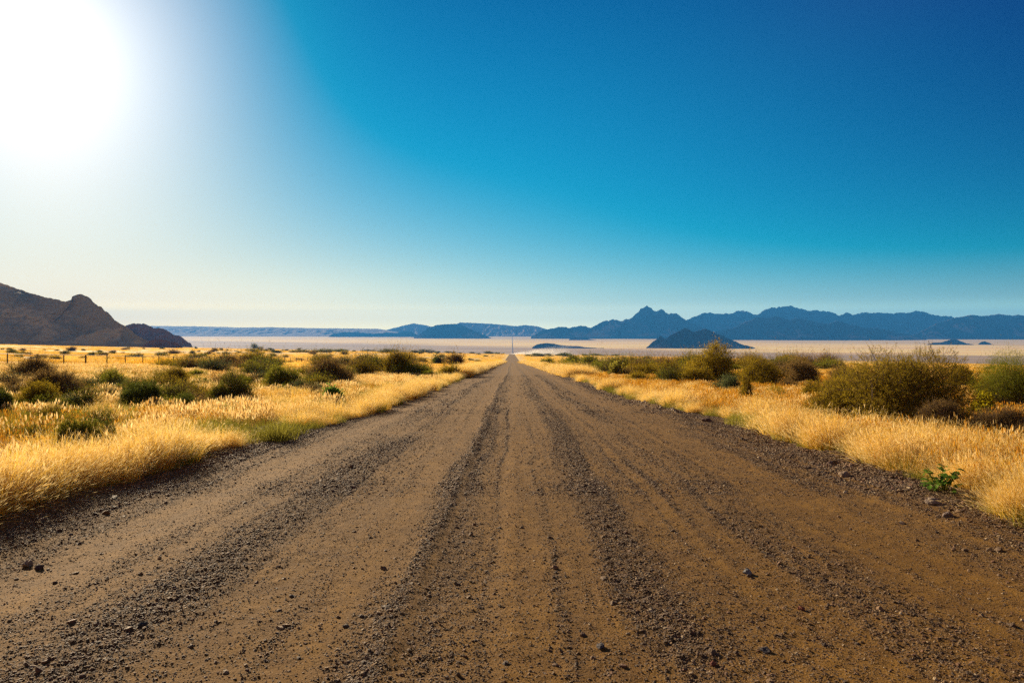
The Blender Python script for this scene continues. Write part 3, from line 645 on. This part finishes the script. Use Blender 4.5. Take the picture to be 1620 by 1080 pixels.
def add_src(colname, idx, tf, m1, m2):
    v, f, ms = tf; o = mesh_obj('%s_%02d' % (colname, idx), v, f, None, col=SRC[colname])
    o.data.materials.append(m1); o.data.materials.append(m2); o.data.polygons.foreach_set('material_index', ms)
def scatter(name, colname, P, rotz, tilt, scl_, idx, label, cat):
    me = bpy.data.meshes.new(name); me.vertices.add(len(P)); me.vertices.foreach_set('co', np.asarray(P, np.float32).ravel())
    rot = np.stack([tilt[:, 0], tilt[:, 1], rotz], 1).astype(np.float32)
    a_ = me.attributes.new('rot', 'FLOAT_VECTOR', 'POINT'); a_.data.foreach_set('vector', rot.ravel())
    sc3 = np.asarray(scl_, np.float32); 
    if sc3.ndim == 1: sc3 = np.repeat(sc3[:, None], 3, 1)
    a_ = me.attributes.new('scl', 'FLOAT_VECTOR', 'POINT'); a_.data.foreach_set('vector', sc3.ravel())
    a_ = me.attributes.new('idx', 'INT', 'POINT'); a_.data.foreach_set('value', idx.astype(np.int32))
    o = bpy.data.objects.new(name, me); COL.objects.link(o); tag(o, label, cat, kind='stuff')
    ng = bpy.data.node_groups.new(name, 'GeometryNodeTree')
    ng.interface.new_socket('Geometry', in_out='INPUT', socket_type='NodeSocketGeometry'); ng.interface.new_socket('Geometry', in_out='OUTPUT', socket_type='NodeSocketGeometry')
    nn = ng.nodes; l = ng.links; gi = nn.new('NodeGroupInput'); go = nn.new('NodeGroupOutput')
    ci = nn.new('GeometryNodeCollectionInfo'); ci.inputs['Collection'].default_value = SRC[colname]; ci.inputs['Separate Children'].default_value = True; ci.inputs['Reset Children'].default_value = True
    ip = nn.new('GeometryNodeInstanceOnPoints'); ip.inputs['Pick Instance'].default_value = True
    def at_(nm, ty): n_ = nn.new('GeometryNodeInputNamedAttribute'); n_.data_type = ty; n_.inputs[0].default_value = nm; return n_.outputs[0]
    l.new(gi.outputs[0], ip.inputs['Points']); l.new(ci.outputs[0], ip.inputs['Instance'])
    l.new(at_('rot', 'FLOAT_VECTOR'), ip.inputs['Rotation']); l.new(at_('scl', 'FLOAT_VECTOR'), ip.inputs['Scale']); l.new(at_('idx', 'INT'), ip.inputs['Instance Index'])
    l.new(ip.outputs[0], go.inputs[0])
    md = o.modifiers.new('scatter', 'NODES'); md.node_group = ng
    return o
ST, PA, RU, WE, KH = LEAF['straw'], LEAF['pale'], LEAF['rust'], LEAF['weed'], LEAF['khaki']
src_col('tussock')
for i in range(5): add_src('tussock', i, tuft(10 + i, 420, .50 + .03 * i, .75, .0036, .45 + .06 * i, 3, 14, .055, .008, 7), ST, PA)
src_col('seedgrass')
for i in range(4): add_src('seedgrass', i, tuft(30 + i, 90, .46, .6, .0045, .22, 3, 30, .09, .021, 0), KH, PA)
src_col('rustgrass')
for i in range(4): add_src('rustgrass', i, tuft(50 + i, 110, .46, .6, .0045, .30, 3, 40, .07, .016, 1), KH, RU)
src_col('greenweed')
for i in range(3): add_src('greenweed', i, tuft(70 + i, 90, .38, .6, .008, .5, 3, 0), WE, WE)
src_col('patch')
for i in range(5): add_src('patch', i, tuft(90 + i, 700, .5, 4.5, .02, .28, 2, 60, .09, .03, 1), ST, PA)
src_col('patchrust')
for i in range(3): add_src('patchrust', i, tuft(110 + i, 600, .45, 4.5, .02, .3, 2, 160, .09, .035, 0), RU, ST)

rng = np.random.default_rng(77)
def sector(n, y0, y1, side, pw=1.0):      # points in the visible wedge on one side of the road
    n = int(n * 1.35); u = rng.uniform(0, 1, n); y = (y0 ** (2 / pw) + u * (y1 ** (2 / pw) - y0 ** (2 / pw))) ** (pw / 2)
    q = rng.uniform(0, 1, n); lim = 1.0 * y + 6
    e_ = EDGE_L(y) * -1 if side < 0 else EDGE_R(y)
    x = e_ + q * (lim - e_); ok = lim > e_
    return (side * x)[ok], y[ok]
def put(x, y, s, nv, tilt=.10, sink=.01, zf=None, sz=None):
    if zf is None:
        k_ = clear(x, y); x, y, s = x[k_], y[k_], s[k_]; sz = None if sz is None else sz[k_]
    n = len(x); Pz = ground(x, y) - sink if zf is None else zf
    P = np.stack([x, y, Pz], 1); s3 = np.stack([s, s, s if sz is None else sz], 1)
    return P, rng.uniform(0, 6.283, n), rng.normal(size=(n, 2)) * tilt, s3, rng.integers(0, nv, n)
def clear(x, y):
    k_ = np.ones(len(x), bool)
    for bx, by, br in BUSH: k_ &= ((x - bx) ** 2 + ((y - by) * 1.1) ** 2) > br ** 2
    return k_
def cat_(*a): return [np.concatenate(v) for v in zip(*a)]
def edge_d(x, y): return np.where(x < 0, -x - (-EDGE_L(y)), x - EDGE_R(y))
# -- dense verge tussocks
def verge(n, y0, y1, side, w, sc0, sc1, pw=1.3):
    u = rng.uniform(0, 1, n); y = y0 * (y1 / y0) ** (u ** pw)
    e_ = EDGE_L(y) if side < 0 else EDGE_R(y)
    wob = .4 * fbm(y * .45, y * 0 + side, 3, 6)
    x = e_ + side * (np.abs(rng.normal(size=n)) * np.where(rng.uniform(size=n) < .5, .25, w) + (-.05 if side < 0 else .10) + np.maximum(wob, -.2))
    s = rng.uniform(sc0, sc1, n) * np.clip(.62 + 1.5 * (vn(x / .7, y / .8, 91 + int(side)) - .2), .5, 1.35)
    return x, y, s
A = []
x, y, s = verge(620, 4.5, 60, -1, .95, .38, 1.12); k_ = fbm(x * .6, y * .35, 3, 12) > -.24; A.append(put(x[k_], y[k_], s[k_], 5))
x, y, s = verge(1500, 60, 420, -1, 1.5, 1.2, 1.8, 1.0); A.append(put(x, y, s, 5))
x, y, s = verge(620, 5, 60, 1, 1.1, .35, 1.15); k_ = fbm(x * .6, y * .35, 3, 14) > -.10; A.append(put(x[k_], y[k_], s[k_], 5))
x, y, s = verge(1500, 60, 420, 1, 1.5, 1.2, 1.8, 1.0); A.append(put(x, y, s, 5))
x, y = sector(12000, 6, 75, -1, 1.25); cl = fbm(x / 1.8, y / 1.8, 3, 21); k_ = (cl > .25) & (rng.uniform(size=len(x)) < .6); x, y = x[k_], y[k_]; A.append(put(x, y, rng.uniform(.6, 1.15, len(x)), 5))
x, y = sector(9000, 6, 75, 1, 1.25); cl = fbm(x / 1.8, y / 1.8, 3, 22); k_ = (cl > .2) & (rng.uniform(size=len(x)) < .6); x, y = x[k_], y[k_]; A.append(put(x, y, rng.uniform(.5, .95, len(x)), 5))
P, rz_, ti, s3, ix = cat_(*A); scatter('tussock_grass', 'tussock', P, rz_, ti, s3, ix, 'dense fluffy golden tussock grass along both verges', 'grass')
# -- seed grass
x, y = sector(15000, 6, 75, -1, 1.3); k_ = (fbm(x / 1.7, y / 1.7, 3, 25) > .07) & (edge_d(x, y) > 1.2); x, y = x[k_], y[k_]; B = [put(x, y, rng.uniform(.6, 1.2, len(x)), 4)]
x, y = sector(4000, 6, 60, 1, 1.3); k_ = (fbm(x / 4, y / 4, 3, 26) > .1) & (edge_d(x, y) > .4); x, y = x[k_], y[k_]; B.append(put(x, y, rng.uniform(.5, 1.0, len(x)), 4))
P, rz_, ti, s3, ix = cat_(*B); scatter('seed_head_grass', 'seedgrass', P, rz_, ti, s3, ix, 'thin grass with pale white seed heads', 'grass')
# -- rusty grass, mostly right
x, y = sector(20000, 6, 80, 1, 1.3); k_ = (edge_d(x, y) > .5) & (fbm(x / 1.6, y / 1.6, 3, 27) > -.16); x, y = x[k_], y[k_]; B = [put(x, y, rng.uniform(.55, 1.1, len(x)), 4)]
x, y = sector(14000, 10, 90, -1, 1.3); k_ = (edge_d(x, y) > 2.) & (fbm(x / 2.2, y / 2.2, 3, 28) > .02); x, y = x[k_], y[k_]; B.append(put(x, y, rng.uniform(.5, 1.0, len(x)), 4))
P, rz_, ti, s3, ix = cat_(*B); scatter('rusty_grass', 'rustgrass', P, rz_, ti, s3, ix, 'orange brown dry grass with drooping seed heads', 'grass')
# -- green weeds
x, y = sector(14000, 6, 90, -1, 1.3); k_ = (fbm(x / 3, y / 3, 3, 29) > .06) & (edge_d(x, y) > 1.); x, y = x[k_], y[k_]; B = [put(x, y, rng.uniform(.6, 1.5, len(x)), 3)]
x, y = sector(7000, 6, 80, 1, 1.3); k_ = (fbm(x / 3, y / 3, 3, 30) > .12) & (edge_d(x, y) > .6); x, y = x[k_], y[k_]; B.append(put(x, y, rng.uniform(.5, 1.1, len(x)), 3))
x, y, s = verge(500, 5, 50, 1, .5, .4, .9); B.append(put(x - .15, y, s, 3))
x, y, s = verge(320, 5, 60, -1, .9, .5, 1.1, 1.2); B.append(put(x + .1, y, s, 3))
P, rz_, ti, s3, ix = cat_(*B); scatter('green_grass', 'greenweed', P, rz_, ti, s3, ix, 'low green weeds among the straw', 'grass')
# -- farther patches
B = []
for side in (-1, 1):
    x, y = sector(5200, 62, 520, side, 1.5); k_ = (edge_d(x, y) > 2.2) & (fbm(x / 12, y / 12, 3, 33) > -.02); x, y = x[k_], y[k_]
    s = rng.uniform(.8, 1.5, len(x)); B.append(put(x, y, s * np.clip(y / 150, 1, 2.2), 5, .02, sz=rng.uniform(.7, 1.15, len(x))))
    x, y = sector(4200, 500, 1700, side, 1.2); k_ = (edge_d(x, y) > 8) & (fbm(x / 120, y / 120, 3, 34) > -.2); x, y = x[k_], y[k_]
    B.append(put(x, y, rng.uniform(2, 4.5, len(x)), 5, .01, sz=rng.uniform(.8, 1.6, len(x))))
P, rz_, ti, s3, ix = cat_(*B); scatter('distant_grass', 'patch', P, rz_, ti, s3, ix, 'pale straw grass covering the plain toward the hills', 'grass')
x, y = sector(1500, 60, 260, 1, 1.4); k_ = (edge_d(x, y) > 3) & (fbm(x / 20, y / 20, 3, 35) > 0); x, y = x[k_], y[k_]; B = [put(x, y, rng.uniform(.8, 1.5, len(x)), 3, .02, sz=rng.uniform(.7, 1.1, len(x)))]
x, y = sector(1500, 60, 200, -1, 1.4); k_ = (edge_d(x, y) > 5) & (fbm(x / 20, y / 20, 3, 36) > .05); x, y = x[k_], y[k_]; B.append(put(x, y, rng.uniform(.8, 1.5, len(x)), 3, .02, sz=rng.uniform(.7, 1.1, len(x))))
P, rz_, ti, s3, ix = cat_(*B); scatter('distant_rusty_grass', 'patchrust', P, rz_, ti, s3, ix, 'reddish dry grass patches in the middle distance', 'grass')
# -- individual tussocks one can point to
def tussock(px, row, wpx, hpx, label, seed):
    x, y, zz = at(px, row); k = y / F; h = hpx * k; w = wpx * k
    v, f, ms = tuft(seed, 650, h, w * .9, max(.004, y / 683 * .3), .42, 3, 30, .07, .012, 5)
    v[:, :2] *= w / max(1e-6, (np.percentile(np.abs(v[:, :2]), 97) * 2))
    o = mesh_obj('grass_tussock', v, f, None); o.data.materials.append(ST); o.data.materials.append(PA); o.data.polygons.foreach_set('material_index', ms)
    o.location = (x, y, zz); tag(o, label, 'grass tuft', 'separate round straw tussocks')
tussock(33, 668, 46, 34, 'round pale straw tussock near the left edge behind the verge', 1)
tussock(98 * 0 + 178, 676, 42, 34, 'straw tussock right of the spiky dark bush', 2)
tussock(262, 668, 50, 34, 'fluffy straw tussock in front of the dome shaped bush', 3)
tussock(432, 634, 50, 24, 'left half of the long straw tussock before the olive green bush', 4)
tussock(470, 633, 54, 24, 'right half of the long straw tussock before the olive green bush', 5)
tussock(1158, 622, 16, 17, 'tiny round straw tussock before the olive bush belt', 6)
tussock(1545, 645, 40, 36, 'tall straw tussock between the biggest shrub and the broom shrub', 7)
tussock(1404, 742, 54, 40, 'bright yellow tussock at the edge of the right shoulder', 8)

# ------------------------------------------------------------------ stones
def mk_stone():
    m, t = mat('road stone'); g = G(t); oi = g.new('ShaderNodeObjectInfo'); tcn = g.new('ShaderNodeTexCoord'); n = g.noise(tcn.outputs['Object'], 4, 4)
    c = g.ramp(oi.outputs['Random'], [(0., (.06, .034, .018)), (.3, (.13, .070, .026)), (.55, (.21, .115, .036)), (.72, (.18, .070, .025)), (.9, (.30, .19, .08)), (1., (.55, .40, .22))])
    c = g.mix(g.mapr(n, .35, .65, 0., .4), c, (.09, .06, .038)); g.out(g.bsdf(c, .7, .3, n, .05, .5)); return m
STM = mk_stone()
def stone_mesh(seed, sub=1, flat=.55):
    import bmesh
    r_ = np.random.default_rng(seed); bm = bmesh.new(); bmesh.ops.create_icosphere(bm, subdivisions=sub, radius=1)
    pl = unit(r_.normal(size=(9, 3))); dd = r_.uniform(.55, .85, 9)
    for v in bm.verts:
        p = np.array(v.co)
        for a_, d_ in zip(pl, dd):
            q = p @ a_
            if q > d_: p = p - a_ * (q - d_)
        p = p * np.array([1.15, .85, flat]) * (1 + r_.normal() * .04); v.co = p
    bm.faces.ensure_lookup_table(); V = [tuple(v.co) for v in bm.verts]; Fc = [tuple(l.index for l in f.verts) for f in bm.faces]; bm.free(); return V, Fc
src_col('pebble')
for i in range(8):
    V, Fc = stone_mesh(200 + i, 1 if i < 6 else 2, .5 + .08 * (i % 4)); mesh_obj('pebble_%02d' % i, V, Fc, STM, col=SRC['pebble'])
def stones(n, y0, y1, smin, med, smax, base, pw=1.0, shoulder=0.):
    u = rng.uniform(0, 1, n); y = y0 * (y1 / y0) ** (u ** pw); x = rng.uniform(-5.9, 5.9, n)
    k_ = np.abs(x) < .82 * y + .3; x, y = x[k_], y[k_]
    ln = lane(x, y); pr = base + (1 - base) * ln ** 1.5 * (1 + shoulder * (np.abs(x) > 4)); k_ = rng.uniform(0, 1 + shoulder, len(x)) < pr; x, y, ln = x[k_], y[k_], ln[k_]
    s = np.clip(med * np.exp(rng.normal(size=len(x)) * .45), smin, smax) * (.8 + .4 * ln)
    s = s * (1 + .5 * (np.abs(x) > 4.2) * rng.uniform(0, 1, len(x)))
    return x, y, s
B = []
for (n, y0, y1, a1, a2, a3, ba, sh) in [(520000, 3.0, 9, .0022, .0043, .014, .22, 0), (300000, 8, 22, .0035, .007, .02, .18, .3), (70000, 20, 70, .010, .016, .05, .08, .6), (2600, 3, 26, .010, .014, .03, .30, 1.), (700, 3.5, 30, .016, .024, .042, .01, 6.), (1100, 3.2, 30, .008, .013, .026, 1., 0.)]:
    x, y, s = stones(n, y0, y1, a1, a2, a3, ba, 1.0, sh)
    zf, _ = road_h(x, y); B.append(put(x, y, s, 8, .35, zf=zf + s * .08))
P, rz_, ti, s3, ix = cat_(*B); scatter('gravel', 'pebble', P, rz_, ti, s3, ix, 'loose grey and brown gravel strewn over the road', 'gravel')
# rocks one can point to
def rock(px, row, wpx, hpx, label, seed, colr=(.16, .07, .05), on_road=False, sink=.25):
    x, y, zz = at(px, row); k = y / F
    if on_road: zz = float(road_h(np.array([x]), np.array([y]))[0][0])
    V, Fc = stone_mesh(seed, 3, .8); V = np.array(V); V = V / np.abs(V).max(0) * np.array([wpx * k / 2, wpx * k * .4, hpx * k / 2]); V += np.array([[fbm(p[0] * 9 / (wpx * k), p[1] * 9 / (wpx * k), 3, seed)] for p in V]) * .12 * hpx * k
    m, t = mat('rock surface'); g = G(t); tcn = g.new('ShaderNodeTexCoord'); n = g.noise(tcn.outputs['Object'], 9 / (wpx * k) , 6)
    g.out(g.bsdf(g.ramp(n, [(.3, tuple(v * .6 for v in colr)), (.7, tuple(v * 1.5 for v in colr))]), .85, .2, n, .02, .8))
    o = mesh_obj('rock', V, Fc, m); o.location = (x, y, zz + hpx * k * (.5 - sink)); o.rotation_euler = (0, 0, seed); tag(o, label, 'rock')
rock(1408, 672, 26, 24, 'left reddish boulder in the grass below the biggest shrub', 3, (.24, .12, .09))
rock(1432, 673, 26, 22, 'right reddish boulder in the grass below the biggest shrub', 5, (.22, .11, .08))
rock(1569, 705, 20, 28, 'upright red brown rock in the right grass', 8, (.16, .07, .05))
rock(1606, 702, 24, 16, 'low rock near the right edge beyond the upright rock', 9, (.12, .06, .045))
rock(1532, 724, 14, 12, 'small brown rock left of the upright rock', 10, (.13, .07, .05))
rock(1118, 668, 18, 10, 'dark brown stone at the start of the right verge', 12, (.10, .055, .04))
rock(1315, 738, 16, 9, 'brown stone lying on the right gravel shoulder', 13, (.12, .07, .05), True)
rock(1335, 756, 20, 11, 'tan stone on the right shoulder below the brown stone', 14, (.20, .14, .09), True)
rock(1476, 806, 26, 14, 'largest tan stone on the right shoulder near the green weed', 15, (.19, .14, .10), True)
rock(1500, 822, 18, 12, 'square stone beside the largest tan stone', 16, (.14, .10, .08), True)
rock(44, 893, 18, 13, 'pale topped stone on the left shoulder', 17, (.30, .22, .14), True)
rock(62, 896, 17, 10, 'dark stone right of the pale topped stone', 18, (.07, .05, .045), True)
rock(226, 998, 16, 9, 'dark flat stone in the left wheel lane', 19, (.05, .045, .04), True)
rock(950, 1026, 18, 9, 'grey stone in the tan lane right of the centre ridge', 20, (.09, .08, .08), True)
rock(1183, 906, 16, 9, 'bluish grey stone in the right gravel band', 21, (.15, .15, .15), True)
rock(1268, 962, 12, 8, 'small red stone right of the right gravel band', 22, (.22, .07, .04), True)
rock(1129, 1054, 13, 10, 'small red stone at the foot of the view', 23, (.18, .06, .04), True)
rock(1210, 1030, 20, 10, 'dark rounded stone beside the small red stone', 24, (.06, .05, .05), True)
rock(52, 692, 26, 16, 'dark rock among straw below the left tussock', 25, (.09, .07, .07))

# ------------------------------------------------------------------ dust and haze
def box(name, x0, x1, y0, y1, z0, z1, m):
    v = [(x0, y0, z0), (x1, y0, z0), (x1, y1, z0), (x0, y1, z0), (x0, y0, z1), (x1, y0, z1), (x1, y1, z1), (x0, y1, z1)]
    return mesh_obj(name, v, [(0, 3, 2, 1), (4, 5, 6, 7), (0, 1, 5, 4), (1, 2, 6, 5), (2, 3, 7, 6), (3, 0, 4, 7)], m)
def vol(name, col, dens, an, noise=None):
    m, t = mat(name); g = G(t); p = g.new('ShaderNodeVolumePrincipled'); p.inputs['Color'].default_value = (*col, 1); p.inputs['Anisotropy'].default_value = an
    o_ = g.new('ShaderNodeOutputMaterial'); g.l.new(p.outputs[0], o_.inputs['Volume'])
    if noise: g.l.new(noise(g), p.inputs['Density'])
    else: p.inputs['Density'].default_value = dens
    return m
HAZE_D = 4.6e-5
zmin = float(min(v.co.z for v in bpy.data.objects['ground'].data.vertices)) - 1
ztop = max(max(v.co.z for v in o.data.vertices) for o in bpy.data.objects if o.name.startswith(('mountain', 'hill', 'escarp'))) + 8
hz = box('haze', -WR - 50, WR + 50, -8050, WR + 50, zmin, ztop, vol('haze air', (.055, .34, .88), HAZE_D, .15))
tag(hz, 'blue haze over the far basin', 'haze', kind='stuff')
# dust trail blown to the right behind a vehicle hidden beyond the crest
yd = 1790.
zb = float(ground(60., yd)) - 2
def dn(g):
    p = g.pos(); s = g.new('ShaderNodeSeparateXYZ'); g.l.new(p, s.inputs[0]); X_, Z_ = s.outputs[0], s.outputs[2]
    h = g.mapr(X_, -5., 150., 1., 30.)
    top = zb + 8
    v_ = g.math('DIVIDE', g.math('SUBTRACT', Z_, zb), g.math('ADD', h, 6.))
    fall = g.math('POWER', g.math('MAXIMUM', g.math('SUBTRACT', 1., v_), 0.), 1.6)
    fx = g.math('MULTIPLY', g.mapr(X_, -6., 4.), g.math('POWER', g.mapr(X_, 190., 0.), 2.2))
    n = g.mapr(g.noise(p, .035, 4, .6), .30, .65)
    return g.math('MULTIPLY', g.math('MULTIPLY', fall, fx), g.math('MULTIPLY', n, .30))
du = box('dust_cloud', -8, 195, yd - 22, yd + 22, zb - 3, zb + 42, vol('road dust', (1., .95, .86), 0, .6, dn))
tag(du, 'pale dust trail drifting right from the road crest', 'dust', kind='stuff')

# ------------------------------------------------------------------ every bush of a belt gets its own place in the row
def nth(n): return '%d%s' % (n, 'th' if 10 <= n % 100 <= 20 else {1: 'st', 2: 'nd', 3: 'rd'}.get(n % 10, 'th'))
by = {}
for o in bpy.data.objects:
    if o.parent is None and o.get('group'): by.setdefault((o['group'], o['label']), []).append(o)
for (gr, lb), os_ in by.items():
    if len(os_) < 2: continue
    os_.sort(key=lambda o: o.location.x / max(o.location.y, .1))
    for i, o in enumerate(os_): o['label'] = lb.replace('one of the ', '').replace('bushes', 'bush') + ', ' + nth(i + 1) + ' from the left'
